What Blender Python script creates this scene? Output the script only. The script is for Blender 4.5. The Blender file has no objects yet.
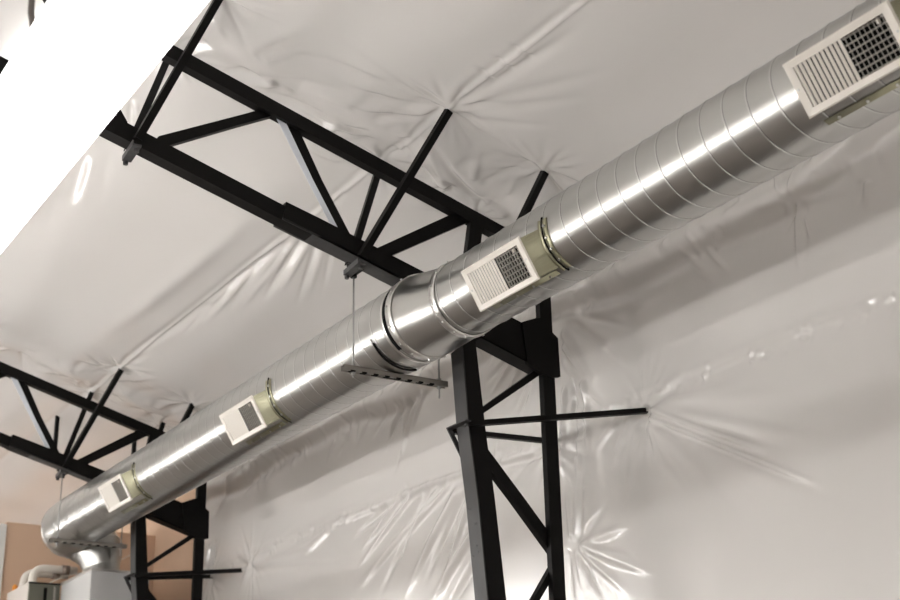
import bpy, bmesh, math, random
import numpy as np
from mathutils import Vector, Matrix
random.seed(4); rs = np.random.RandomState(7)
PI = math.pi
col = bpy.context.scene.collection

# ------------------------------------------------------------------ camera
CZ = 1.7                      # eye height above the floor
D0 = 7.107                    # eye to the near roof frame, along the building
YAW, PITCH, ROLL, F = 0.568712, 0.365131, -0.022612, 1398.66
cy_, sy_, cp_, sp_ = math.cos(YAW), math.sin(YAW), math.cos(PITCH), math.sin(PITCH)
FW = Vector((sy_*cp_, cy_*cp_, sp_)); R0 = Vector((cy_, -sy_, 0)); U0 = R0.cross(FW)
RT = R0*math.cos(ROLL) + U0*math.sin(ROLL); UP = -R0*math.sin(ROLL) + U0*math.cos(ROLL)
EYE = Vector((0, -D0, CZ))
cam_d = bpy.data.cameras.new('camera'); cam = bpy.data.objects.new('camera', cam_d); col.objects.link(cam)
cam.matrix_world = Matrix((( RT.x, UP.x, -FW.x, EYE.x), (RT.y, UP.y, -FW.y, EYE.y), (RT.z, UP.z, -FW.z, EYE.z), (0, 0, 0, 1)))
cam_d.sensor_width = 36; cam_d.lens = F/900*36; cam_d.clip_end = 100; cam_d.clip_start = .05
cam_d.dof.use_dof = True; cam_d.dof.focus_distance = 8.2; cam_d.dof.aperture_fstop = 2.4
bpy.context.scene.camera = cam

# distances read off the photograph: the point where a sight line meets a known plane
def ray(px, py): return FW + RT*((px-450)/F) + UP*((300-py)/F)
def atY(px, py, Y=0.0):
    d = ray(px, py); return EYE + d*((Y+D0)/d.y)
def atX(px, py, X):
    d = ray(px, py); return EYE + d*(X/d.x)
SL = .30; PZ = 4.315+CZ; PX = 4.26                     # roof lining: slope and one purlin
def ceil_z(x): return PZ - SL*(x-PX)
def atC(px, py):
    d = ray(px, py); t = (PZ-CZ+SL*PX)/(d.z+SL*d.x); return EYE + d*t

# ------------------------------------------------------------------ materials
def mat(name, base, rough=.5, metal=0., spec=.5, bump=0., bscale=20., var=0., vscale=3., coat=0., emit=None, estr=1., rvar=0., stretch=None, aniso=0.):
    m = bpy.data.materials.new(name); m.use_nodes = True; nt = m.node_tree; b = nt.nodes['Principled BSDF']
    b.inputs['Base Color'].default_value = (*base, 1); b.inputs['Roughness'].default_value = rough
    b.inputs['Metallic'].default_value = metal; b.inputs['Specular IOR Level'].default_value = spec
    b.inputs['Coat Weight'].default_value = coat
    if aniso: b.inputs['Anisotropic'].default_value = aniso
    tc = nt.nodes.new('ShaderNodeTexCoord'); mp = nt.nodes.new('ShaderNodeMapping')
    nt.links.new(tc.outputs['Object'], mp.inputs['Vector'])
    if stretch: mp.inputs['Scale'].default_value = stretch
    if var or rvar:
        n = nt.nodes.new('ShaderNodeTexNoise'); n.inputs['Scale'].default_value = vscale; n.inputs['Detail'].default_value = 6
        nt.links.new(mp.outputs[0], n.inputs['Vector'])
        if var:
            mx = nt.nodes.new('ShaderNodeMix'); mx.data_type = 'RGBA'
            mx.inputs['A'].default_value = (*[c*(1-var) for c in base], 1); mx.inputs['B'].default_value = (*[min(1, c*(1+var)) for c in base], 1)
            nt.links.new(n.outputs['Fac'], mx.inputs['Factor']); nt.links.new(mx.outputs['Result'], b.inputs['Base Color'])
        if rvar:
            mr = nt.nodes.new('ShaderNodeMapRange'); mr.inputs['From Min'].default_value = .3; mr.inputs['From Max'].default_value = .7
            mr.inputs['To Min'].default_value = max(.02, rough-rvar); mr.inputs['To Max'].default_value = rough+rvar
            nt.links.new(n.outputs['Fac'], mr.inputs['Value']); nt.links.new(mr.outputs['Result'], b.inputs['Roughness'])
    if bump:
        n2 = nt.nodes.new('ShaderNodeTexNoise'); n2.inputs['Scale'].default_value = bscale; n2.inputs['Detail'].default_value = 4
        nt.links.new(mp.outputs[0], n2.inputs['Vector'])
        bp_ = nt.nodes.new('ShaderNodeBump'); bp_.inputs['Strength'].default_value = 1; bp_.inputs['Distance'].default_value = bump
        nt.links.new(n2.outputs['Fac'], bp_.inputs['Height']); nt.links.new(bp_.outputs[0], b.inputs['Normal'])
    if emit:
        b.inputs['Emission Color'].default_value = (*emit, 1); b.inputs['Emission Strength'].default_value = estr
    return m
M = {}
M['film'] = mat('white_plastic_film', (.71, .69, .67), rough=.19, spec=.9)
M['black'] = mat('black_painted_steel', (.0045, .004, .0038), rough=.5, spec=.13, var=.3, vscale=6, bump=.0002, bscale=60, rvar=.08)
M['worn_lit'] = mat('worn_lit_grey_steel', (.035, .034, .035), rough=.5, spec=.5, var=.5, vscale=9, stretch=(3, 3, .6), rvar=.1)  # scraped steel, and the painted lit grey of the lower flange
M['pale'] = mat('pale_blue_grey_steel', (.70, .74, .80), rough=.5, var=.1)
M['galv'] = mat('galvanized_sheet', (.455, .455, .44), rough=.28, metal=1., var=.05, vscale=9, stretch=(1, .35, 1))
M['galv_dull'] = mat('galvanized_seam', (.60, .60, .585), rough=.45, metal=1.)
M['seam_gap_shade'] = mat('dark_seam_gap_shade', (.08, .078, .075), rough=.6, metal=.6)  # seam gap line and the ridge's shade, painted as one dark strip
M['galv_band'] = mat('galvanized_band', (.72, .71, .69), rough=.3, metal=1., var=.1, vscale=20)
M['khaki'] = mat('khaki_zinc_boot', (.33, .32, .225), rough=.36, metal=.8, var=.22, vscale=11)
M['register'] = mat('cream_enamel', (.74, .70, .64), rough=.4, spec=.5)
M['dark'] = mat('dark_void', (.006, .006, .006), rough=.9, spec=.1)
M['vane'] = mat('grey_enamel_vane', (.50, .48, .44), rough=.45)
M['zinc'] = mat('zinc_strut', (.30, .28, .255), rough=.45, metal=.8, var=.2, vscale=20)
M['rod'] = mat('zinc_rod', (.42, .42, .42), rough=.35, metal=.9)
M['tan'] = mat('tan_plywood', (.68, .485, .35), rough=.7, spec=.25, var=.10, vscale=1.6, bump=.0006, bscale=14)
M['trim'] = mat('white_painted_trim', (.74, .73, .71), rough=.5)
M['pvc'] = mat('white_plumbing_plastic', (.74, .70, .64), rough=.35)
M['coupler'] = mat('grey_brown_coupler', (.22, .17, .14), rough=.5)
M['orange'] = mat('orange_plastic', (.75, .27, .02), rough=.4)
M['plenum'] = mat('pale_grey_sheet_steel', (.62, .62, .62), rough=.42, metal=.3, var=.06)
M['furnace_side'] = mat('beige_furnace_enamel', (.60, .56, .52), rough=.45)
M['furnace_front'] = mat('olive_grey_furnace_enamel', (.13, .13, .10), rough=.45, var=.2)
M['concrete'] = mat('brown_grey_concrete', (.07, .056, .046), rough=.7, var=.3, vscale=1.2, bump=.001, bscale=10)
M['cord'] = mat('grey_brown_cord', (.10, .085, .075), rough=.5)
M['lowerwall'] = mat('dark_wall', (.10, .085, .075), rough=.6, var=.05)
M['lamp'] = mat('lit_white_diffuser', (.9, .9, .88), rough=.5, emit=(1.0, .975, .945), estr=18.0)
M['lamp_top'] = mat('lit_white_upper_diffuser', (.9, .9, .88), rough=.5, emit=(1.0, .975, .945), estr=13.0)
M['lamp_dim'] = mat('dimmer_lit_diffuser', (.9, .9, .88), rough=.5, emit=(1.0, .975, .945), estr=5.5)  # emission lowered so the near wall corner stays darker
M['lamp_metal'] = mat('white_lamp_metal', (.75, .75, .74), rough=.4)

# ------------------------------------------------------------------ helpers
def link(name, me, m, parent=None):
    o = bpy.data.objects.new(name, me); col.objects.link(o)
    for k in (m if isinstance(m, (list, tuple)) else [m]): me.materials.append(k)
    if parent is not None: o.parent = parent
    return o
def from_bm(name, bm, m, parent=None, smooth=False):
    bmesh.ops.recalc_face_normals(bm, faces=bm.faces[:])
    me = bpy.data.meshes.new(name); bm.to_mesh(me); bm.free()
    if smooth:
        for p in me.polygons: p.use_smooth = True
    return link(name, me, m, parent)
def empty(name, loc, label, cat, group=None):
    o = bpy.data.objects.new(name, None); col.objects.link(o); o.location = loc; o.empty_display_size = .1
    o['label'] = label; o['category'] = cat
    if group: o['group'] = group
    return o
def rebase(root):
    """children were modelled in world space: keep them there under the thing's base"""
    off = Vector(root.location)
    def fix(p):
        for ch in [c for c in bpy.data.objects if c.parent is p]:
            if p is root: ch.location = Vector(ch.location) - off
            fix(ch)
    fix(root)
def box(bm, a, b):
    x0, y0, z0 = a; x1, y1, z1 = b
    v = [bm.verts.new(c) for c in ((x0,y0,z0),(x1,y0,z0),(x1,y1,z0),(x0,y1,z0),(x0,y0,z1),(x1,y0,z1),(x1,y1,z1),(x0,y1,z1))]
    for f in ((0,3,2,1),(4,5,6,7),(0,1,5,4),(1,2,6,5),(2,3,7,6),(3,0,4,7)): bm.faces.new([v[i] for i in f])
def prism(bm, pts, dv):
    """closed outline extruded along dv"""
    a = [bm.verts.new(p) for p in pts]; b = [bm.verts.new(Vector(p)+Vector(dv)) for p in pts]; n = len(a)
    bm.faces.new(a); bm.faces.new(b[::-1])
    for i in range(n): bm.faces.new((a[i], a[(i+1) % n], b[(i+1) % n], b[i]))
def plate(bm, px, Y0, Y1):
    """outline read in the photograph on the plane Y0, given its real depth to Y1"""
    prism(bm, [atY(x, y, Y0) for x, y in px], (0, Y1-Y0, 0))
def bar(bm, p, q, w, h, up=(0, 0, 1)):
    p, q = Vector(p), Vector(q); d = (q-p).normalized(); u = Vector(up); s = d.cross(u)
    if s.length < 1e-4: s = d.cross(Vector((0, 1, 0)))
    s.normalize(); t = s.cross(d).normalized()
    c = [(-w/2, -h/2), (w/2, -h/2), (w/2, h/2), (-w/2, h/2)]
    prism(bm, [p + s*a + t*b for a, b in c], q-p)
def angle_iron(bm, p, q, w, th=.007, up=(0, 0, 1), flip=1):
    """L-section bar"""
    p, q = Vector(p), Vector(q); d = (q-p).normalized(); s = d.cross(Vector(up)).normalized()*flip; t = s.cross(d).normalized()*flip
    o = -s*w/2 - t*w/2
    pts = [(0,0),(w,0),(w,th),(th,th),(th,w),(0,w)]
    prism(bm, [p + o + s*a + t*b for a, b in pts], q-p)
def tube(bm, pts, r, n=10, caps=True):
    pts = [Vector(p) for p in pts]; rr = r if isinstance(r, (list, tuple)) else [r]*len(pts); rings = []
    prev = None
    for i, p in enumerate(pts):
        t = (pts[min(i+1, len(pts)-1)] - pts[max(i-1, 0)]).normalized()
        if prev is None:
            s = t.cross(Vector((0, 0, 1)))
            if s.length < 1e-3: s = t.cross(Vector((1, 0, 0)))
        else: s = prev - t*prev.dot(t)
        s.normalize(); prev = s; u = t.cross(s)
        rings.append([bm.verts.new(p + (s*math.cos(a) + u*math.sin(a))*rr[i]) for a in [2*PI*k/n for k in range(n)]])
    for a, b in zip(rings, rings[1:]):
        for k in range(n): bm.faces.new((a[k], a[(k+1) % n], b[(k+1) % n], b[k]))
    if caps: bm.faces.new(rings[0][::-1]); bm.faces.new(rings[-1])
def bez(p0, p1, p2, p3, n=16):
    out = []
    for i in range(n+1):
        t = i/n; out.append(Vector(p0)*(1-t)**3 + Vector(p1)*3*t*(1-t)**2 + Vector(p2)*3*t*t*(1-t) + Vector(p3)*t**3)
    return out
def bolt(bm, c, n, r=.009, h=.007):
    n = Vector(n).normalized(); c = Vector(c); s = n.cross(Vector((0, 1, .2))).normalized(); u = n.cross(s)
    prism(bm, [c + (s*math.cos(k*PI/3) + u*math.sin(k*PI/3))*r for k in range(6)], n*h)

# ------------------------------------------------------------------ plastic sheeting with its folds
def axis_vals(segs):
    out = []
    for a, b, st in segs: out += list(np.arange(a, b-1e-6, st))
    out.append(segs[-1][1]); return np.array(out)
class Sheet:
    def __init__(s, U, V): s.U, s.V = np.meshgrid(U, V, indexing='ij'); s.H = np.zeros_like(s.U)
    def fold(s, p, q, w, a, sharp=2., ends=(.15, .5), raw=False):
        w = w if raw else max(w*1.9, .018)
        """one ridge of width w and height a from p to q, dying out at its ends"""
        p = np.array(p, float); q = np.array(q, float); L = np.hypot(*(q-p)); 
        if L < 1e-6: return
        d = (q-p)/L
        du, dv = s.U-p[0], s.V-p[1]; t = (du*d[0]+dv*d[1])/L; n = (-du*d[1]+dv*d[0])
        m = (t > -.05) & (t < 1.05) & (np.abs(n) < 4*w)
        tt = t[m]; e0, e1 = ends
        prof = np.clip((tt+.03)/max(e0, 1e-3), 0, 1)*np.clip((1.03-tt)/max(e1, 1e-3), 0, 1)
        prof = prof*prof*(3-2*prof)
        s.H[m] += 2.2*a*prof*np.exp(-(np.abs(n[m])/w)**sharp)
    def fan(s, c, a0, a1, n, L, w, a, r0=.02, jit=.25):
        """folds radiating from a point where the sheet is pinned"""
        for k in range(n):
            th = math.radians(a0 + (a1-a0)*(k+.5+jit*rs.uniform(-1, 1))/n); l = L*rs.uniform(.55, 1.15)
            s.fold((c[0]+r0*math.cos(th), c[1]+r0*math.sin(th)), (c[0]+l*math.cos(th), c[1]+l*math.sin(th)), w*rs.uniform(.6, 1.4), a*rs.choice([-1, 1])*rs.uniform(.5, 1.2), ends=(.08, .8))
    def bump(s, c, r, a): s.H += a*np.exp(-(((s.U-c[0])**2+(s.V-c[1])**2)/r**2))
    def billow(s, a, n=14, k0=.6, k1=3.):
        for _ in range(n):
            k = rs.uniform(k0, k1); th = rs.uniform(0, PI); ph = rs.uniform(0, 6.28)
            s.H += a/n**.5*np.sin(k*(s.U*math.cos(th)+s.V*math.sin(th))*2 + ph)/(.5+k*.6)
    def build(s, name, fn, m, kind='structure'):
        X, Y, Z = fn(s.U, s.V, s.H); nu, nv = s.U.shape
        co = np.stack([X, Y, Z], -1).reshape(-1, 3).astype(np.float32)
        i = np.arange(nu*nv).reshape(nu, nv); q = np.stack([i[:-1, :-1], i[1:, :-1], i[1:, 1:], i[:-1, 1:]], -1).reshape(-1, 4)
        me = bpy.data.meshes.new(name); me.vertices.add(len(co)); me.vertices.foreach_set('co', co.ravel())
        me.loops.add(q.size); me.loops.foreach_set('vertex_index', q.ravel().astype(np.int32))
        me.polygons.add(len(q)); me.polygons.foreach_set('loop_start', (np.arange(len(q))*4).astype(np.int32)); me.polygons.foreach_set('loop_total', np.full(len(q), 4, np.int32))
        me.polygons.foreach_set('use_smooth', np.ones(len(q), bool)); me.update(calc_edges=True); me.validate()
        o = link(name, me, m); o['kind'] = kind; return o

XR = -1.0          # ridge
XW = 5.70          # outer wall lining
YN, YF = -9.0, 24.0
UN = axis_vals([(YN, -3.2, .12), (-3.2, 1.0, .012), (1.0, 7.2, .018), (7.2, 9.5, .05), (9.5, YF, .25)])
# --- roof lining.  u runs along the building, v is x measured across it
C = Sheet(UN, axis_vals([(XR, 1.4, .08), (1.4, XW, .012)]))
def cuv(px, py): p = atC(px, py); return (p.y, p.x)
for xp in (5.03, 4.255, 3.48, 2.705, 1.93, 1.155, .38, -.395):          # the sheet hangs between purlins
    pass
v = (C.V - 4.255)/.775
C.H += -.026*np.sin(PI*v)**2
C.billow(.012)
C.fold((-9, 4.255), (6.1, 4.255), .012, -.006, ends=(.01, .01), raw=True)              # taped seam on the purlin
C.fold((-9, 4.225), (14, 4.225), .03, .004, ends=(.01, .01), raw=True)
for y0 in (0, 6.035):                                                      # drawn down onto each frame
    C.H += -.045*np.exp(-((C.U-y0-.06)/.16)**2)*(.35+.65*np.abs(np.sin(PI*v)))
    for k in range(46):
        x = rs.uniform(2.2, 5.2); L = rs.uniform(.15, .7); s_ = rs.choice([-1, 1])
        C.fold((y0+.06+s_*.08, x), (y0+.06+s_*(.08+L), x+rs.uniform(-.25, .25)), rs.uniform(.012, .03), rs.uniform(.003, .008)*rs.choice([-1, 1]), ends=(.1, .8))
    for xa, (dn, df) in ((4.257, (-.486, .38)), (5.03, (-.434, .43)), (2.755, (-.30, .5))):
        for dy in (dn, df):
            c = (y0+dy, xa); C.bump(c, .05, -.016)
            C.fan(c, 0, 360, 26, .42, .014, .0050)
# long glossy tension folds, traced one by one
def CF(a, b, w, h, ends=(.2, .6)): C.fold(cuv(*a), cuv(*b), w, h, ends=ends)
for a, b, w, h, *e in (
    ((446, 110), (300, 46), .020, .006), ((440, 112), (312, 72), .018, .006), ((443, 108), (318, 30), .022, .005),
    ((400, 100), (228, 62), .024, .007), ((408, 86), (250, 38), .020, .005), ((395, 116), (300, 88), .02, .006),
    ((420, 118), (318, 98), .016, .006), ((372, 122), (305, 112), .014, .007), ((438, 116), (338, 112), .013, .006), ((360, 128), (300, 100), .013, -.006),
    ((330, 110), (262, 88), .018, .005), ((345, 130), (290, 105), .012, .005),
    ((452, 108), (585, 28), .020, .006), ((455, 112), (620, 62), .022, .005), ((455, 115), (600, 92), .022, .005), ((460, 112), (560, 20), .02, -.004),
    ((455, 118), (560, 125), .018, .004), ((480, 95), (600, 10), .016, .004), ((535, 60), (505, 40), .01, .004), ((515, 72), (488, 52), .01, .004), ((495, 82), (472, 64), .01, .004),
    ((430, 140), (470, 190), .016, .006), ((420, 130), (452, 195), .013, -.006), ((440, 150), (490, 215), .014, .006), ((452, 165), (500, 218), .012, .005),
    ((400, 140), (440, 182), .013, .005), ((410, 150), (470, 205), .012, -.005),
    ((545, 176), (575, 205), .010, .006), ((548, 174), (598, 190), .014, .005), ((543, 172), (490, 150), .016, .005), ((540, 170), (470, 168), .016, .004),
    ((258, 210), (104, 334), .042, -.010, (.4, .4)),
    ((289, 240), (214, 300), .016, .012), ((272, 252), (150, 345), .015, .010), ((216, 300), (132, 358), .016, .010),
    ((296, 238), (240, 308), .012, -.009), ((292, 240), (250, 296), .011, .009), ((302, 238), (262, 300), .012, .010), ((310, 238), (280, 290), .012, -.009),
    ((318, 236), (296, 306), .011, .009), ((326, 234), (306, 300), .012, -.006), ((332, 240), (322, 296), .010, .006), ((262, 262), (226, 312), .012, .007), ((246, 276), (206, 322), .012, -.006),
    ((230, 290), (196, 326), .012, .006), ((212, 303), (182, 336), .011, .005),
    ((112, 374), (70, 356), .02, .006), ((110, 378), (146, 370), .016, .007), ((112, 380), (160, 376), .016, -.006), ((116, 372), (152, 352), .014, .006), ((104, 366), (86, 350), .012, .006),
    ((85, 150), (60, 230), .03, .006), ((96, 150), (78, 215), .022, -.004), ((110, 150), (100, 205), .02, .003), ((60, 190), (40, 250), .03, .004), ((132, 100), (128, 160), .012, .01), ((136, 98), (136, 130), .012, -.01),
    ((346, 190), (325, 215), .012, .005), ((342, 160), (300, 140), .02, -.005), ((335, 205), (350, 225), .01, .005), ((392, 200), (430, 190), .02, .004)):
    CF(a, b, w, h, *e)
def ceil_pos(U, V, H): return V, U, PZ - SL*(V-PX) + H
ceiling = C.build('ceiling', ceil_pos, M['film'])
# plain lining of the other roof slope
bm = bmesh.new(); prism(bm, [(XR, YN, ceil_z(XR)), (2*XR-XW, YN, ceil_z(XW)), (2*XR-XW, YN, ceil_z(XW)+.05), (XR, YN, ceil_z(XR)+.05)], (0, YF-YN, 0))
o = from_bm('ceiling', bm, M['film']); o['kind'] = 'structure'

# --- outer wall lining.  u along the building, v = height
ZE = ceil_z(XW)
W = Sheet(axis_vals([(YN, -3.3, .12), (-3.3, 3.0, .012), (3.0, 6.84, .016)]), axis_vals([(0, 1.9, .1), (1.9, ZE+.02, .012)]))
def wuv(px, py): p = atX(px, py, XW); return (p.y, p.z)
W.billow(.010, k0=.5, k1=2.5)
zf = 3.43+CZ
low = np.clip(2.3+CZ-W.V, 0, None)
near_w = 1/(1+np.exp((W.U+1.2)/.5))
W.H += .22*low**2*near_w - .06*low**1.5*(1-near_w)*np.clip((6.5-W.U)/2, 0, 1)
# rolled slack just under the eave, bulging into the room
ph = .05*np.sin(W.U*1.7+.6)+.03*np.sin(W.U*4.1)+.10*np.exp(-((W.U+3.2)/.7)**2)
W.H += .065*np.exp(-((W.V-(zf+.10+ph))/.10)**2) - .02*np.exp(-((W.V-(zf-.03+ph))/.05)**2)
W.H += .05*np.clip((W.V-zf-.1)/.4, 0, 1)**2
# taped seam line
sm = 2.60+CZ + .012*np.sin(W.U*2.3)
W.H += .003*np.exp(-((W.V-sm)/.012)**2)*(.6+.4*np.sin(W.U*9)) + .004*np.exp(-((W.V-sm-.05)/.03)**2) - .006*np.exp(-((W.V-sm+.04)/.07)**2)
for k in range(170):
    u0 = rs.uniform(-3.3, 6); z0 = 2.60+CZ + rs.uniform(-.05, .03); th = rs.uniform(-.6, .6)
    L = rs.uniform(.03, .10); W.fold((u0, z0), (u0+L*math.cos(th), z0+L*math.sin(th)), .008, rs.uniform(.001, .003)*rs.choice([-1, 1]), ends=(.3, .3))
for k in range(120):                                                        # crumple along the roll
    u0 = rs.uniform(-3.2, 6); z0 = zf + rs.uniform(-.02, .30); th = rs.uniform(-1.2, 1.2)+PI/2
    L = rs.uniform(.06, .28); W.fold((u0, z0), (u0-L*math.cos(th), z0-L*math.sin(th)), rs.uniform(.010, .022), rs.uniform(.003, .008)*rs.choice([-1, 1]), ends=(.3, .6))
def WF(a, b, w, h, ends=(.12, .7)): W.fold(wuv(*a), wuv(*b), w, h, ends=ends)
for y0 in (0, 6.035):                                                      # pinned at the girt where the struts land
    for dy in (-.50, .50):
        c = (y0+dy, 2.516+CZ); W.bump(c, .06, -.012); W.fan(c, 0, 360, 22, .5, .014, .0045)
for a, b, w, h, *e in (
    ((652, 411), (766, 450), .012, .017, (.06, .25)), ((650, 418), (835, 490), .010, .016, (.06, .45)), ((650, 420), (858, 504), .016, -.008), ((652, 414), (800, 452), .014, -.006),
    ((652, 408), (820, 440), .02, .005), ((648, 400), (800, 395), .025, .004), ((655, 405), (760, 380), .02, .004), ((650, 424), (760, 520), .025, .006), ((646, 424), (700, 500), .02, .006),
    ((640, 422), (660, 480), .018, -.005), ((630, 420), (612, 470), .016, .005), ((618, 420), (590, 460), .014, .005), ((636, 424), (628, 520), .02, .004),
    # pucker beside the near column
    ((578, 547), (660, 575), .016, 0.0065), ((578, 545), (640, 520), .016, 0.0050), ((577, 548), (630, 598), .014, 0.0055), ((576, 550), (600, 600), .012, -0.0050), ((574, 550), (582, 606), .010, 0.0050), ((578, 544), (612, 498), .016, -0.0040),
    ((577, 543), (640, 560), .012, 0.0050), ((574, 540), (577, 480), .010, 0.0040), ((570, 540), (566, 470), .009, 0.0050), ((580, 540), (583, 440), .013, -0.0050), ((566, 550), (570, 606), .012, -0.0040),
    ((565, 385), (563, 520), .012, .014), ((573, 380), (575, 500), .012, -.012), ((585, 378), (590, 470), .016, .012), ((562, 330), (600, 395), .02, .012), ((570, 320), (640, 380), .02, -.010), ((563, 345), (586, 380), .012, .012),
    ((560, 320), (690, 292), .022, .009), ((566, 312), (640, 330), .015, -.009), ((562, 360), (620, 430), .016, .008), ((566, 400), (640, 420), .02, -.006),
    # behind the duct, between the frames
    ((455, 478), (352, 592), .020, .016), ((448, 482), (368, 580), .014, -.012), ((440, 486), (392, 560), .013, .012), ((460, 485), (400, 600), .020, .014), ((468, 484), (420, 590), .016, -.012),
    ((475, 485), (436, 600), .016, .014), ((400, 500), (360, 552), .013, .012), ((388, 505), (352, 540), .012, -.010), ((415, 492), (352, 575), .012, .010), ((430, 490), (376, 600), .015, -.010), ((480, 520), (425, 606), .018, .014), ((484, 545), (440, 620), .018, -.012),
    ((418, 398), (394, 478), .010, .014), ((412, 398), (398, 470), .008, -.012), ((408, 398), (402, 462), .008, .012), ((404, 400), (384, 455), .010, -.010), ((398, 405), (388, 440), .008, .008), ((425, 390), (408, 440), .012, .010), ((390, 404), (372, 440), .010, -.008),
    ((372, 412), (356, 450), .010, .008), ((352, 428), (338, 458), .010, -.007), ((336, 440), (326, 464), .010, .006),
    ((462, 474), (302, 536), .014, .010), ((480, 466), (350, 512), .012, .009), ((330, 530), (300, 556), .02, .008), ((500, 462), (548, 446), .014, .009), ((545, 455), (494, 470), .012, -.009),
    ((520, 350), (488, 400), .014, .012), ((512, 350), (484, 385), .012, -.010), ((528, 352), (500, 412), .012, .012), ((536, 358), (510, 420), .012, -.010), ((505, 345), (482, 370), .012, .010), ((540, 372), (524, 420), .010, .012), ((532, 380), (516, 425), .010, -.008),
    ((500, 440), (486, 520), .02, .006), ((544, 440), (500, 500), .016, -.006),
    ((297, 440), (228, 474), .022, .012), ((300, 452), (215, 500), .03, -.010), ((240, 470), (212, 520), .02, .010), ((262, 462), (240, 500), .016, -.008), ((252, 462), (222, 490), .014, .010),
    ((211, 545), (203, 590), .012, .016), ((215, 540), (209, 600), .010, -.012), ((246, 570), (330, 540), .02, .006), ((246, 572), (340, 560), .018, -.005), ((244, 568), (300, 520), .018, .005),
    # pucker high on the wall at the right
    ((797, 203), (799, 282), .010, .010), ((799, 203), (815, 248), .009, .009), ((795, 203), (782, 240), .009, -.007), ((800, 202), (850, 190), .014, .006), ((794, 202), (750, 214), .014, .006), ((803, 202), (806, 262), .008, -.007), ((790, 202), (786, 232), .008, .006), ((797, 198), (800, 165), .010, .008),
    ((868, 180), (866, 215), .012, .008), ((860, 180), (858, 210), .010, -.006),
    ((684, 250), (725, 290), .012, .006), ((706, 248), (735, 278), .010, .007), ((715, 250), (724, 222), .010, .007), ((700, 245), (692, 232), .010, .006),
    ((776, 172), (792, 202), .010, .012), ((803, 158), (800, 196), .010, .012)):
    WF(a, b, w, h, *e)
def wall_pos(U, V, H): return XW - H, U, V
wall = W.build('wall_right', wall_pos, M['film'])

def slab(name, a, b, m, n=None):
    bm = bmesh.new(); box(bm, a, b); o = from_bm(name, bm, m); o['kind'] = 'structure'; return o
XL = 2*XR-XW
slab('floor', (XL, YN, -.1), (XW+.3, YF, 0), M['concrete'])
slab('wall_left', (XL-.1, YN, 0), (XL, YF, ZE), M['film'])
slab('wall_far_right', (XW+.03, 6.80, 0), (XW+.13, YF, ZE), M['tan'])
def gable(name, y):
    bm = bmesh.new(); prism(bm, [(XL-.1, y, 0), (XW+.13, y, 0), (XW+.13, y, ZE-.02), (XR, y, ceil_z(XR)+.03), (XL-.1, y, ZE-.02)], (0, .1, 0))
    o = from_bm(name, bm, M['film']); o['kind'] = 'structure'
gable('wall_back', YF); gable('wall_front', YN-.1)
# tan partition closing off the furnace corner
p = atY(7, 522, 8.3); zt = p.z
slab('wall_partition', (p.x, 8.3, 0), (XW+.03, 8.42, zt), M['tan'])
slab('trim_1', (p.x-.30, 8.27, 0), (p.x-.005, 8.42, zt-.03), M['trim'])

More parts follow.
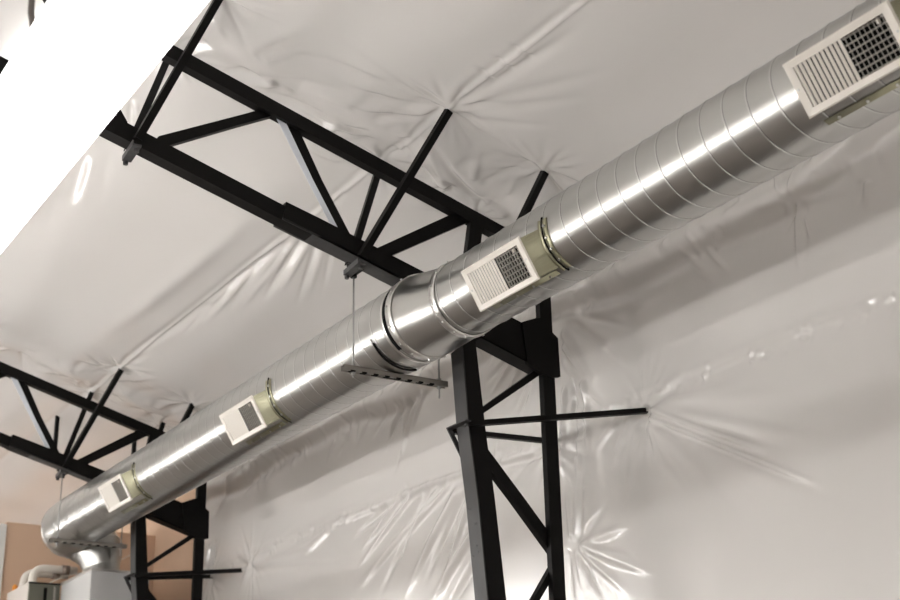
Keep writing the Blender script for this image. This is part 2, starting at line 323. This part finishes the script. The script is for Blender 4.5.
# ------------------------------------------------------------------ roof frame
def frame(first=True):
    t = empty('roof_truss', (4.9, .065, 0), '', 'truss', 'steel roof frames')
    DB = .135
    def part(name, fn, m=M['black'], par=None):
        bm = bmesh.new(); fn(bm); return from_bm(name, bm, m, par or t)
    def lineXZ(a, b, x):
        A, B = atY(*a), atY(*b); return A.z + (B.z-A.z)*(x-A.x)/(B.x-A.x)
    # top chord: runs from the ridge to the outer column
    tu = ((176.7, 46.7), (503, 226)); tl = ((170, 57.5), (456, 213))
    def top(bm):
        xs = (XR, 5.24); 
        prism(bm, [(xs[0], 0, lineXZ(*tu, xs[0])), (xs[1], 0, lineXZ(*tu, xs[1])), (xs[1], 0, lineXZ(*tl, xs[1])), (xs[0], 0, lineXZ(*tl, xs[0]))], (0, .07, 0))
    part('top_chord', top)
    # bottom chord: thin length, then a deeper channel lapped on it
    bu = ((148, 132.5), (240, 181)); bl = ((130, 140.5), (240, 197))
    def bot(bm):
        a, b = XR, 3.55
        prism(bm, [(a, .012, lineXZ(*bu, a)), (b, .012, lineXZ(*bu, b)), (b, .012, lineXZ(*bl, b)), (a, .012, lineXZ(*bl, a))], (0, .10, 0))
    part('bottom_chord', bot)
    U = [(286.3, 201.7), (320, 218.3), (370, 244), (430, 275), (516, 320), (538, 331), (538, 368), (481.7, 338), (430, 309), (390, 272.5+3), (360, 257.5), (320, 237.5), (283, 219)]
    def chan(bm):
        # web plate
        plate(bm, [(286.3, 201.7), (320, 218.3), (370, 244), (430, 275), (516, 320), (545, 334.5), (545, 371.5), (481.7, 338), (425, 291), (390, 273.5), (360, 257.5), (320, 237.5), (283, 219)], 0, .010)
        # top and bottom flanges as separate strips following the same lines
        for a, b, th in (((286.3, 201.7), (545, 334.5), .010), ):
            A, B = atY(*a), atY(*b); prism(bm, [A, B, B-Vector((0, 0, th)), A-Vector((0, 0, th))], (0, DB, 0))
    part('chord_channel', chan)
    def flg(bm, pts):
        for a, b in zip(pts, pts[1:]):
            A, B = atY(*a), atY(*b); prism(bm, [A, B, B+Vector((0, 0, .012)), A+Vector((0, 0, .012))], (0, DB, 0))
    part('lower_flange', lambda bm: flg(bm, [(283, 219), (320, 237.5), (360, 257.5), (390, 273.5), (425, 291)]), M['worn_lit'])['label'] = 'underside flange of the bottom chord, its lit grey painted on'  # light on the black underside painted as a lighter grey
    part('haunch_flange', lambda bm: flg(bm, [(425, 291), (481.7, 338), (545, 371.5)]), M['black'])
    # inner column chord
    def icol(bm):
        plate(bm, [(461, 305), (472.5, 305), (475.8, 343), (485, 425), (495, 500), (506.3, 600), (520, 700), (503, 700), (488.3, 600), (478.7, 500), (469, 425), (462.5, 343)], 0, DB)
        a, b = atY(503, 700), atY(520, 700); 
        prism(bm, [a, b, Vector((b.x+.22, 0, .02)), Vector((a.x+.22, 0, .02))], (0, DB, 0))
    part('inner_column', icol)
    def ifl(bm):                                                           # scraped face turned to the room
        pts = [(462.5, 343), (469, 425), (478.7, 500), (488.3, 600), (503, 700)]
        for a, b in zip(pts, pts[1:]):
            A, B = atY(*a), atY(*b); prism(bm, [A-Vector((.006, 0, 0)), A+Vector((.004, 0, 0)), B+Vector((.004, 0, 0)), B-Vector((.006, 0, 0))], (0, DB, 0))
        for k in range(9):                                                 # weld and splice blobs
            q = rs.uniform(.1, .9); A = atY(462.5+25*q, 343+250*q)
            bolt(bm, A+Vector((-.004, rs.uniform(.01, .12), 0)), (-1, 0, 0), .006, .004)
    part('column_flange', ifl, M['worn_lit'])['label'] = 'scraped grey face of the inner column'
    # outer column
    def ocol(bm):
        a = atY(543, 373); b = atY(555, 381.7); x0, x1 = a.x, b.x
        z1 = lineXZ(*tu, x0)
        prism(bm, [(x0, 0, 0), (x1, 0, 0), (x1, 0, z1), (x0, 0, z1)], (0, .05, 0))
    part('outer_column', ocol)
    part('knee_plate', lambda bm: plate(bm, [(536, 318), (550, 318), (551, 331), (558, 338), (560.5, 376.7), (554, 377.5), (542.5, 374), (528, 363), (522, 322)], -.012, .02))
    # webs of the rafter
    wy0, wy1 = .035, .085
    part('web_brace', lambda bm: plate(bm, [(155, 140), (159, 136), (240, 115), (266, 108), (283, 106), (275, 115), (240, 124.5), (171.7, 144.5), (160, 147)], wy0, wy1))
    part('web_brace', lambda bm: plate(bm, [(284, 117), (297, 125), (322, 180), (351, 236), (339, 232), (313.5, 180)], wy0, wy1))
    o = part('web_brace', lambda bm: plate(bm, [(275.5, 116), (283.5, 117.5), (313.2, 180), (338, 228), (331.5, 226), (307.5, 180)], wy0-.005, wy0-.001), M['pale']); o['label'] = 'pale grey leg of the diagonal web angle'  # thin pale plate set just in front of the dark web
    part('web_brace', lambda bm: plate(bm, [(376, 248.5), (456, 212), (470, 216), (468, 222), (401.7, 251), (388, 257)], wy0, wy1))
    part('web_brace', lambda bm: plate(bm, [(471.2, 220), (483.2, 224), (480.4, 248), (478, 275), (474, 312), (459, 312), (463, 275), (466.7, 255.5)], .0, .05))
    part('web_brace', lambda bm: plate(bm, [(122, 112), (127.5, 122), (124, 132), (112, 130), (40, -14), (47, -26), (62, 8)], wy0, wy1))
    # webs of the column
    part('column_brace', lambda bm: plate(bm, [(483, 406.9), (538, 368), (542.5, 373.3), (483.5, 413.3)], wy0, wy1))
    part('column_brace', lambda bm: plate(bm, [(485, 443), (488.3, 449.5), (525.8, 500), (554, 539), (554, 556), (551.7, 553), (513.2, 500), (491.7, 471.7), (487, 466)], wy0, wy1))
    part('column_brace', lambda bm: plate(bm, [(555, 561), (555, 574), (540, 600), (508, 655), (501, 652), (533, 600)], wy0, wy1))
    return t, lineXZ
truss, lineXZ = frame()
truss['label'] = 'nearer black steel roof frame, crossing behind the duct in mid picture'
rebase(truss)
def copy_tree(o, parent=None):
    c = o.copy(); col.objects.link(c); c.parent = parent
    for ch in [k for k in list(bpy.data.objects) if k.parent is o]: copy_tree(ch, c)
    return c
SH = Vector((.035, 6.0, 0))
t2 = copy_tree(truss); t2.location = truss.location + SH; t2['label'] = 'farther black steel roof frame at the lower left, by the furnace corner'

# struts from the frame to purlins and girt, with the clip across the chord's foot (things bolted to the frame: parts of it)
def stays(t, near, y0, sh):
    def sub(name, fn, m=M['black']):
        bm = bmesh.new(); fn(bm); o = from_bm(name, bm, m, t); o.location = Vector(o.location) - Vector(t.location); return o
    foot = atY(359, 258)+sh
    foot.y = y0
    # rafter stays
    for (fx, fz, tx, tz, dn, df) in ((foot.x, foot.z, 4.255, 4.305+CZ, -.486, .40), (atY(136, 141).x, atY(136, 141).z, 2.755, 4.765+CZ, -.30, .56), (4.72, 3.15+CZ, 5.03, 4.083+CZ, -.434, .38)):
        fx2 = fx + (0 if near else 0)
        sub('flange_stay', lambda bm: angle_iron(bm, (fx2, y0-.03, fz), (tx, y0+dn, tz-.01), .045, flip=1, up=(1, 0, 0)))
        sub('flange_stay', lambda bm: angle_iron(bm, (fx2, y0+.13, fz), (tx, y0+df, tz-.01), .045, flip=1, up=(1, 0, 0)))
        if fx < 4.5:
            sub('stay_clip', lambda bm: (bar(bm, (fx2-.012, y0-.06, fz-.055), (fx2+.005, y0+.16, fz-.058), .055, .012, up=(0, 0, 1)), bar(bm, (fx2-.036, y0-.06, fz-.045), (fx2-.02, y0+.16, fz-.048), .008, .035, up=(0, 0, 1)), bolt(bm, (fx2, y0-.02, fz-.064), (0, 0, -1), .016, .02), bolt(bm, (fx2, y0+.16, fz-.064), (0, 0, -1), .016, .02)), M['worn_lit'])
    # column stays
    fx, fz = atY(470, 425).x-.01, atY(470, 425).z
    if near: tips = (atX(647, 410, XW-.01), Vector((XW-.01, y0+.50, 2.552+CZ)))
    else:    tips = (atX(242, 570, XW-.01), Vector((XW-.01, y0+.50, 2.552+CZ)))
    fx += sh.x
    sub('column_stay', lambda bm: angle_iron(bm, (fx-.02, y0-.03, fz-.0), tips[0], .042, up=(0, 0, 1)))
    sub('column_stay', lambda bm: angle_iron(bm, (fx-.02, y0+.16, fz-.0), tips[1], .042, up=(0, 0, 1)))
    sub('stay_clip', lambda bm: (bar(bm, (fx-.035, y0-.05, fz+.012), (fx-.035, y0+.175, fz+.012), .045, .008), bar(bm, (fx-.05, y0+.155, fz+.01), (fx+.07, y0+.155, fz-.20), .012, .03), bolt(bm, (fx-.03, y0-.01, fz), (0, 0, -1), .010, .016), bolt(bm, (fx-.03, y0+.16, fz), (0, 0, -1), .010, .016)), M['worn_lit'])
stays(truss, True, 0, Vector((0, 0, 0)))
stays(t2, False, 6.0, Vector((.035, 6.0, 0)))

# ------------------------------------------------------------------ round duct
AX, ZN, ZFR, RN, RF = 4.258, 2.976+CZ, 3.0055+CZ, .2302, .2643
PITCH_S = .1526
def pipe(bm, y0, y1, r, zc, y_ref, seg=96, phase_ok=True):
    ys = [y0, y1]
    rings = []
    n = max(2, int((y1-y0)/.35)+1)
    for i in range(n):
        y = y0+(y1-y0)*i/(n-1); rings.append([bm.verts.new((AX+r*math.cos(a), y, zc+r*math.sin(a))) for a in [2*PI*k/seg for k in range(seg)]])
    for a, b in zip(rings, rings[1:]):
        for k in range(seg): f = bm.faces.new((a[k], a[(k+1) % seg], b[(k+1) % seg], b[k])); f.smooth = True
    # standing lock seam winding round the pipe
    st = 48; prof = [(-.0075, .0006), (-.0045, .0006), (-.0025, .003), (.003, .003), (.0055, 0)]
    k0 = int(math.floor((y0-y_ref)/PITCH_S*st)); k1 = int(math.ceil((y1-y_ref)/PITCH_S*st)); prev = None
    for k in range(k0, k1+1):
        th = math.radians(127.4) - 2*PI*k/st; y = y_ref + PITCH_S*k/st
        if y < y0+.008 or y > y1-.008: prev = None; continue
        cur = [bm.verts.new((AX+(r+h)*math.cos(th), y+w, zc+(r+h)*math.sin(th))) for w, h in prof]
        if prev:
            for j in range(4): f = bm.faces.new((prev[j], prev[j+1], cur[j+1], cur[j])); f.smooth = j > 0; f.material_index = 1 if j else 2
        prev = cur
def ring(bm, y0, y1, r0, r1, zc0, zc1, th=.003, seg=96, a0=0, a1=360):
    full = (a1-a0) >= 360; n = seg if full else max(6, int(seg*(a1-a0)/360)); cnt = n if full else n+1
    A = [math.radians(a0+(a1-a0)*k/n) for k in range(cnt)]
    L = [[bm.verts.new((AX+r*math.cos(a), y, z+r*math.sin(a))) for a in A] for y, r, z in ((y0, r0, zc0), (y1, r1, zc1), (y1, r1+th, zc1), (y0, r0+th, zc0))]
    for i in range(4):
        a, b = L[i], L[(i+1) % 4]
        for k in range(n): f = bm.faces.new((a[k], a[(k+1) % cnt], b[(k+1) % cnt], b[k])); f.smooth = (i % 2 == 0)
duct = empty('air_duct', (AX, 0, ZN), 'long silver spiral seam round air duct running under the roof', 'duct')
def dpart(name, fn, m, par=None, smooth=False, label=None):
    bm = bmesh.new(); fn(bm); bmesh.ops.recalc_face_normals(bm, faces=bm.faces[:])
    me = bpy.data.meshes.new(name); bm.to_mesh(me); bm.free()
    if smooth:
        for p in me.polygons: p.use_smooth = True
    o = link(name, me, m, par or duct)
    if label: o['label'] = label
    return o
YR0, YR1 = -.60, -.125
dpart('spiral_pipe', lambda bm: pipe(bm, -7.4, YR0+.03, RN, ZN, -3.379), [M['galv'], M['galv_dull'], M['seam_gap_shade']])
dpart('spiral_pipe', lambda bm: pipe(bm, YR1-.03, 6.54, RF, ZFR, -.05), [M['galv'], M['galv_dull'], M['seam_gap_shade']])
def reducer(bm):
    n = 8; seg = 96; rings = []
    for i in range(n+1):
        s = i/n; e = s*s*(3-2*s); y = YR0-.0+(YR1-YR0)*s; r = (RN+.004)*(1-e)+(RF+.003)*e; z = ZN*(1-e)+ZFR*e
        rings.append([bm.verts.new((AX+r*math.cos(a), y, z+r*math.sin(a))) for a in [2*PI*k/seg for k in range(seg)]])
    for a, b in zip(rings, rings[1:]):
        for k in range(seg): f = bm.faces.new((a[k], a[(k+1) % seg], b[(k+1) % seg], b[k])); f.smooth = True
red = dpart('reducer', reducer, M['galv'])
b1 = dpart('coupling_band', lambda bm: ring(bm, -.195, -.128, RF+.004, RF+.004, ZFR, ZFR, .005), M['galv_band'])
dpart('gap_shade_ring', lambda bm: ring(bm, -.127, -.085, RF+.002, RF+.002, ZFR, ZFR, .003, a0=140, a1=236), M['dark'], label='dark open joint beside the band')
dpart('coupling_band', lambda bm: (ring(bm, -.085, -.06, RF+.003, RF+.003, ZFR, ZFR, .003)), M['galv_band'])
b2 = dpart('coupling_band', lambda bm: ring(bm, -.64, -.585, RN+.004, RN+.006, ZN, ZN, .005), M['galv_band'])
def screws(y, r, zc, angs, par):
    def f(bm):
        for a in angs:
            a = math.radians(a); n = Vector((math.cos(a), 0, math.sin(a))); bolt(bm, Vector((AX, y, zc))+n*r, n, .008, .008)
    dpart('screw', f, M['galv_dull'], par)
for a in (128, 150, 176, 203, 228, 250, 275, 300): screws(-.155, RF+.010, ZFR, (a,), b1); 
for a in (120, 146, 172, 200, 214, 228, 250, 270, 300): screws(-.612, RN+.010, ZN, (a,), b2)

# supply registers on boots
def reg_frame(ang, zc):
    a = math.radians(ang); n = Vector((math.cos(a), 0, math.sin(a))); t = Vector((-math.sin(a), 0, math.cos(a))); return n, t, Vector((AX, 0, zc))
def register(y1, y0, zc, r, dist, label, toff=.010):
    """y1 = far end, y0 = near end (towards the camera)"""
    n, t, O = reg_frame(-150, zc); O = O + t*toff      # t points down and outwards
    def P(y, tt, h): return O + n*h + t*tt + Vector((0, y, 0))
    H = .126; ym = (y0+y1)/2; b = .034
    root = dpart('supply_register', lambda bm: None, M['register'])
    # face frame: four bevelled borders
    bm = bmesh.new()
    def quadbox(bm, ya, yb, ta, tb, ha, hb):
        v = [bm.verts.new(P(*c)) for c in ((ya,ta,ha),(yb,ta,ha),(yb,tb,ha),(ya,tb,ha),(ya,ta,hb),(yb,ta,hb),(yb,tb,hb),(ya,tb,hb))]
        for f in ((0,3,2,1),(4,5,6,7),(0,1,5,4),(1,2,6,5),(2,3,7,6),(3,0,4,7)): bm.faces.new([v[i] for i in f])
    yi0, yi1, ti = y0+.045, y1-.045, H-b
    outer = [(y0, -H), (y1, -H), (y1, H), (y0, H)]; inner = [(yi0, -ti), (yi1, -ti), (yi1, ti), (yi0, ti)]
    outi = [(y0+.006, -H+.006), (y1-.006, -H+.006), (y1-.006, H-.006), (y0+.006, H-.006)]
    Lr = [[bm.verts.new(P(y, tt, h)) for y, tt in o] for o, h in ((outer, dist-.008), (outi, dist), (inner, dist-.003), (inner, dist-.022), (outer, dist-.010))]
    for a_, b_ in ((0,1),(1,2),(2,3),(3,4),(4,0)):
        for k in range(4): bm.faces.new((Lr[a_][k], Lr[a_][(k+1)%4], Lr[b_][(k+1)%4], Lr[b_][k]))
    bmesh.ops.recalc_face_normals(bm, faces=bm.faces[:]); bm.to_mesh(root.data); bm.free(); root['label'] = label
    # face bars: half tilted shut towards the far end, half standing open towards the near end
    span = yi1-yi0; N = 20; step = span/N; split = yi0 + span*.47
    def louv(bm, shut):
        for k in range(N):
            y = yi0 + step*(k+.5)
            if (y > split) != shut: continue
            if shut: dy, h0, h1 = step*.24, dist-.004, dist-.009
            else:    dy, h0, h1 = -step*.15, dist-.004, dist-.018
            w = .0012
            v = [P(y-dy-w, -ti, h1), P(y-dy+w, -ti, h1), P(y+dy+w, -ti, h0), P(y+dy-w, -ti, h0)]
            prism(bm, v, t*(2*ti))
    dpart('louvers', lambda bm: louv(bm, True), M['register'], root)
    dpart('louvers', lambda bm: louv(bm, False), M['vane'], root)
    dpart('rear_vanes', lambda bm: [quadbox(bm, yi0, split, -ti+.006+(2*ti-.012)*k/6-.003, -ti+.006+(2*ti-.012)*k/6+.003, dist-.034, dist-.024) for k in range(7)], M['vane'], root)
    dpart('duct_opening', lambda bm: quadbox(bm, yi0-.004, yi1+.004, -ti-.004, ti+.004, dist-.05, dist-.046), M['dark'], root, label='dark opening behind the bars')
    dpart('screw', lambda bm: bolt(bm, P(y0+.020, .0, dist-.002), n, .006, .003), M['galv_dull'], root)
    dpart('screw', lambda bm: bolt(bm, P(y1-.020, .0, dist-.002), n, .006, .003), M['galv_dull'], root)
    dpart('damper_lever', lambda bm: quadbox(bm, yi0+.022, yi0+.032, -ti+.012, -ti+.030, dist-.004, dist+.012), M['register'], root)
    # boot: sheet metal box from the pipe to the face, with its flange lapped on the pipe
    Hb = H-.012
    def boot(bm):
        na = 14; Z0 = []
        outline = []
        ya, yb = y0-.065, y1+.03
        for side_y, top_y in ((ya, y0+.008), (yb, y1-.008)):
            lo, hi = [], []
            for k in range(na+1):
                tt = -Hb + 2*Hb*k/na; tt2 = tt+toff
                hs = math.sqrt(max(r*r-tt2*tt2, 0))-.002
                lo.append(P(side_y, tt, hs)); hi.append(P(top_y, tt, dist-.009))
            outline.append((lo, hi))
            v0 = [bm.verts.new(p_) for p_ in lo]; v1 = [bm.verts.new(p_) for p_ in hi]
            for k in range(na): bm.faces.new((v0[k], v0[k+1], v1[k+1], v1[k]))
        for k in (0, na):
            q = [outline[0][0][k], outline[0][1][k], outline[1][1][k], outline[1][0][k]]; bm.faces.new([bm.verts.new(p_) for p_ in q])
    bo = dpart('register_boot', boot, M['khaki'], label='khaki sheet metal boot carrying the register')
    a_lo, a_hi = -150-36, -150+39
    fl = dpart('boot_flange', lambda bm: (ring(bm, y0-.082, y0-.064, r+.001, r+.010, zc, zc, .004, a0=a_lo, a1=a_hi), ring(bm, y0-.13, y0-.09, r+.002, r+.002, zc, zc, .003, a0=a_lo, a1=a_hi)), M['khaki'])
    dpart('gap_shade_ring', lambda bm: ring(bm, y0-.092, y0-.081, r+.001, r+.001, zc, zc, .006, a0=a_lo-4, a1=a_hi+4), M['dark'])  # black ring painted as the shadow line at the boot flange
    dpart('side_flange', lambda bm: (ring(bm, y0-.02, y1+.02, r+.004, r+.004, zc, zc, .0025, a0=-150+33, a1=-150+41),), M['khaki'])
    for a in (-176, -160, -145, -128):
        screws(y0-.108, r+.005, zc, (a,), fl)
    for k in range(4): 
        screws(y0+.05+(y1-y0-.1)*k/3, r+.003, zc, (-150+38,), fl)
register(-3.575, -4.140, ZN, RN, .312, 'white slatted register at the top right end of the duct', -.026)
register(-1.066, -1.631, ZN, RN, .312, 'white slatted register in mid picture beside the reducer')
register(2.220, 1.640, ZFR, RF, .345, 'white slatted register left of the duct hanger')
register(4.905, 4.335, ZFR, RF, .335, 'white slatted register nearest the far elbow', -.012)

# elbow and take-off over the plenum
EL = bez((AX, 6.50, ZFR), (AX, 7.62, ZFR), (4.65, 6.98, 3.14+CZ), (4.66, 6.93, 2.61+CZ), 12)
def elbow(bm):
    rr = [RF+.004 - .085*max(0, (i-5)/7)**4 for i in range(13)]
    tube(bm, EL, rr, n=64, caps=False)
    for f in bm.faces: f.smooth = True
elb = dpart('elbow', elbow, M['galv'])
def gores(bm):
    for i in (2, 4, 6, 8, 10):
        p = EL[i]; d = (EL[i+1]-EL[i-1]).normalized(); r = RF+.004 - .085*max(0, (i-5)/7)**4
        tube(bm, [p-d*.009, p+d*.009], r+.005, n=64)
dpart('gore_seam', gores, M['galv_dull'], elb, smooth=True)
dpart('takeoff_collar', lambda bm: tube(bm, [(4.66, 6.93, 2.543+CZ), (4.66, 6.93, 2.66+CZ)], [.19, .182], n=48), M['galv'], smooth=False)
rebase(duct)

# ------------------------------------------------------------------ duct hangers
def hanger(y, zc, r, xl, xr, label, rod_top_l, rod_top_r, ystrut):
    zb = zc-r-.004
    t = empty('duct_hanger', ((xl+xr)/2, ystrut, zb-.04), label, 'duct hanger', 'trapeze hangers under the duct')
    def sub(name, fn, m, par=None, smooth=False):
        bm = bmesh.new(); fn(bm); return from_bm(name, bm, m, par or t, smooth)
    x0, x1 = xl-.075, xr+.055
    def strut(bm):
        box(bm, (x0, ystrut-.022, zb-.034), (x1, ystrut-.019, zb)); box(bm, (x0, ystrut+.019, zb-.034), (x1, ystrut+.022, zb)); box(bm, (x0, ystrut-.022, zb-.004), (x1, ystrut+.022, zb))
        box(bm, (x0, ystrut-.022, zb-.037), (x1, ystrut-.012, zb-.034)); box(bm, (x0, ystrut+.012, zb-.037), (x1, ystrut+.022, zb-.034))
    st = sub('strut_channel', strut, M['zinc'])
    for k in range(8):
        sub('slot', lambda bm: box(bm, (x0+.045+k*.082, ystrut-.0228, zb-.0375), (x0+.08+k*.082, ystrut+.011, zb-.030)), M['dark'], st)
    for xx, zt in ((xl, rod_top_l), (xr, rod_top_r)):
        sub('threaded_rod', lambda bm: tube(bm, [(xx, ystrut, zb-.115 if xx == xr else zb-.07), (xx, ystrut, zt)], .0062, 8), M['rod'])
        sub('nut', lambda bm: bolt(bm, (xx, ystrut, zb-.037), (0, 0, -1), .016, .014), M['rod'])
        sub('nut', lambda bm: bolt(bm, (xx, ystrut, zb+.001), (0, 0, 1), .016, .014), M['rod'])
    # saddle strap hugging the underside of the pipe
    A = [math.radians(a) for a in range(-150, -72, 4)]
    def strap(bm):
        tube(bm, [(AX+(r+.009)*math.cos(a), ystrut-.12, zc+(r+.009)*math.sin(a)) for a in A], .0075, 8)
    if y < 1: sub('saddle_strap', strap, M['black'], None, True)
    if y < 1: sub('strap_bolt', lambda bm: (tube(bm, [(AX+(r+.009)*math.cos(A[0]), ystrut-.12, zc+(r+.009)*math.sin(A[0])), (AX+(r+.03)*math.cos(A[0]), ystrut-.12, zc+(r+.01)*math.sin(A[0])+.02)], .006, 8)), M['rod'])
    # beam clamp under the bottom chord
    sub('beam_clamp', lambda bm: (box(bm, (xl-.028, ystrut-.10, rod_top_l-.005), (xl+.028, ystrut+.03, rod_top_l+.007)), tube(bm, [(xl, ystrut, rod_top_l-.03), (xl, ystrut, rod_top_l+.02)], .022, 10), bar(bm, (xl-.03, ystrut-.02, rod_top_l-.035), (xl-.05, ystrut-.02, rod_top_l+.05), .03, .012)), M['black'])
    rebase(t)
rz = 3.365+CZ
hanger(.204, ZFR, RF, 3.946, 4.575, 'nearer slotted strut trapeze carrying the duct below the nearer roof frame', rz, 3.23+CZ, .204)
hanger(6.2, ZFR, RF, 3.965, 4.60, 'farther strut trapeze carrying the duct end near the elbow', rz, 3.23+CZ, 6.2)

# ------------------------------------------------------------------ furnace corner
bm = bmesh.new(); box(bm, (4.42, 6.50, .9), (5.02, 7.45, 2.535+CZ)); 
bmesh.ops.bevel(bm, geom=[e for e in bm.edges], offset=.006, segments=2, affect='EDGES')
plen = from_bm('air_plenum', bm, M['plenum']); plen['label'] = 'plain grey sheet metal box plenum under the duct elbow'; plen['category'] = 'plenum'
bm = bmesh.new(); box(bm, (4.412, 6.492, 2.515+CZ), (5.028, 7.458, 2.541+CZ)); from_bm('top_flange', bm, M['galv_band'], plen)
pc = atY(29, 582, 7.48)
fur = empty('furnace', (4.25, 7.8, 0), 'beige furnace cabinet with olive grey front, left of the grey plenum', 'furnace')
def fsub(name, fn, m, par=None):
    bm = bmesh.new(); fn(bm); return from_bm(name, bm, m, par or fur)
zf_ = pc.z
fsub('body', lambda bm: box(bm, (pc.x, 7.50, .0), (4.415, 8.27, zf_)), M['furnace_side'])
fsub('front_panel', lambda bm: box(bm, (pc.x+.006, 7.478, .4), (4.415, 7.50, zf_-.012)), M['furnace_front'])
fsub('panel_handle', lambda bm: box(bm, (pc.x+.16, 7.462, zf_-.22), (pc.x+.19, 7.480, zf_-.05)), M['dark'])
fsub('conduit', lambda bm: tube(bm, [(pc.x+.27, 7.465, zf_-.6), (pc.x+.27, 7.465, zf_-.05), (pc.x+.27, 7.50, zf_-.02)], .012, 8), M['zinc'])
fsub('top_edge', lambda bm: box(bm, (pc.x, 7.470, zf_-.012), (4.415, 7.50, zf_+.004)), M['dark'])
rebase(fur)
# base carrying the plenum: return side of the same stack
bm = bmesh.new(); box(bm, (4.44, 6.54, 0), (5.0, 7.40, .9)); o = from_bm('blower_cabinet', bm, M['furnace_side']); o['label'] = 'beige cabinet standing under the grey plenum'; o['category'] = 'furnace'
# vent pipes
def vent(y, x0, zr, label):
    t = empty('vent_pipe', (x0, y, zf_), label, 'pipe', 'white vent pipes on the furnace')
    path = [(x0, y, zf_+.003), (x0, y, zf_+zr-.13)] + bez((x0, y, zf_+zr-.12), (x0+.01, y, zf_+zr-.03), (x0+.05, y, zf_+zr), (x0+.15, y, zf_+zr), 8) + [(4.66, y, zf_+zr)]
    bm = bmesh.new(); tube(bm, path, .043, 20); from_bm('pipe', bm, M['pvc'], t, True)
    bm = bmesh.new(); tube(bm, [(x0+.30, y, zf_+zr), (x0+.38, y, zf_+zr)], .050, 20); from_bm('coupling', bm, M['coupler'], t, True)
    bm = bmesh.new(); tube(bm, [(x0, y, zf_+.002), (x0, y, zf_+.05)], .05, 20); from_bm('socket', bm, M['pvc'], t, True)
    rebase(t)
vent(7.75, pc.x+.11, .20, 'nearer white plastic pipe bending over the furnace top')
vent(8.05, pc.x+.10, .20, 'farther white plastic pipe bending over the furnace top, against the tan wall')
bm = bmesh.new(); q = atY(18, 583, 7.62)
tube(bm, [(pc.x+.035, 8.12, zf_+.001), (pc.x+.035, 8.12, zf_+.055)], .028, 14); tube(bm, [(pc.x+.035, 8.12, zf_+.055), (pc.x+.035, 8.12, zf_+.07)], .018, 14)
o = from_bm('pipe_cap', bm, M['orange']); o['label'] = 'small orange cap on the left edge of the furnace top'; o['category'] = 'cap'
bm = bmesh.new(); tube(bm, bez((4.35, 7.7, zf_+.03), (4.5, 7.5, zf_+.15), (5.0, 7.9, 2.75+CZ), (5.5, 8.25, 3.1+CZ), 14), .006, 6)
o = from_bm('control_wire', bm, M['pvc'], None, True); o['label'] = 'thin pale wire looping from the furnace to the tan wall'; o['category'] = 'wire'

# ------------------------------------------------------------------ lamps
def lamp(x, y0, L, z, label, dif=('lamp', 'lamp_top')):
    t = empty('strip_light', (x, y0+L/2, z), label, 'light', 'hanging strip lights')
    bm = bmesh.new(); w = .315
    box(bm, (x-w/2, y0, z), (x+w/2, y0+L, z+.075)); bmesh.ops.bevel(bm, geom=[e for e in bm.edges if abs((e.verts[0].co-e.verts[1].co).y) > .5], offset=.008, segments=2, affect='EDGES')
    df = from_bm('diffuser', bm, [M[dif[0]], M[dif[1]]], t, False)
    for p in df.data.polygons:
        if p.normal.z > .9: p.material_index = 1
    bm = bmesh.new(); box(bm, (x-.06, y0+.01, z+.076), (x+.06, y0+L-.01, z+.13)); from_bm('housing', bm, M['lamp_metal'], t)
    for yy in (y0+.12, y0+L-.12):
        bm = bmesh.new(); tube(bm, [(x, yy, z+.12), (x, yy, ceil_z(max(x, 2*XR-x))-.0)], .003, 6); from_bm('suspension_wire', bm, M['rod'], t)
    rebase(t)
lx = .957
lamp(lx, -4.5, 2.2, 1.95+CZ, 'glaring white strip light hanging across the upper left corner', ('lamp_dim', 'lamp_dim'))
rows = ((-2.1, 'second'), (3.6, 'third'), (9.3, 'fourth'), (15.0, 'fifth'))
for y0, nm in rows:
    lamp(lx, y0, 5.6, 1.95+CZ, '%s white strip light along the row beside the duct, outside the picture' % nm)
for y0, nm in ((-7.8, 'nearest'),) + rows:  # unseen row, added for the duct's side highlight and room fill
    lamp(-3.0, y0, 5.6, 1.95+CZ, '%s white strip light of the unseen row added across the room, outside the picture' % nm)
# short posts hanging from the lining beyond the farther frame
for (px, py), L, lab in (((57.5, 417), .42, 'left one of two short dark posts hanging from the lining behind the farther roof frame'), ((134.5, 438.5), .30, 'right one of two short dark posts hanging behind the farther frame, just over the duct')):
    p = atC(px, py); bm = bmesh.new(); angle_iron(bm, (p.x, p.y, p.z+.02), (p.x, p.y, p.z-L), .04, up=(0, 1, 0))
    o = from_bm('hanging_post', bm, M['black']); o['label'] = lab; o['category'] = 'post'; o['group'] = 'posts beyond the farther frame'
# power cord behind the lamp
a = atY(36, 40, -2.6); b = atY(31, 13, -2.6); c = atY(32, -2, -2.6)
bm = bmesh.new(); tube(bm, bez((lx-.02, -2.35, 1.95+CZ+.13), a-Vector((.0, 0, .1)), a, b, 10)[1:] + [c, Vector((c.x+.01, c.y, ceil_z(c.x)-.0))], .012, 8)
o = from_bm('power_cord', bm, M['cord'], None, True); o['label'] = 'dark power cord hanging behind the glaring strip light at upper left'; o['category'] = 'cord'

# ------------------------------------------------------------------ world and view
w = bpy.data.worlds.new('world'); bpy.context.scene.world = w; w.use_nodes = True
w.node_tree.nodes['Background'].inputs[0].default_value = (.8, .85, .9, 1); w.node_tree.nodes['Background'].inputs[1].default_value = .3
vs = bpy.context.scene.view_settings; vs.view_transform = 'Standard'; vs.look = 'None'; vs.gamma = 1; vs.use_curve_mapping = False; vs.exposure = .84
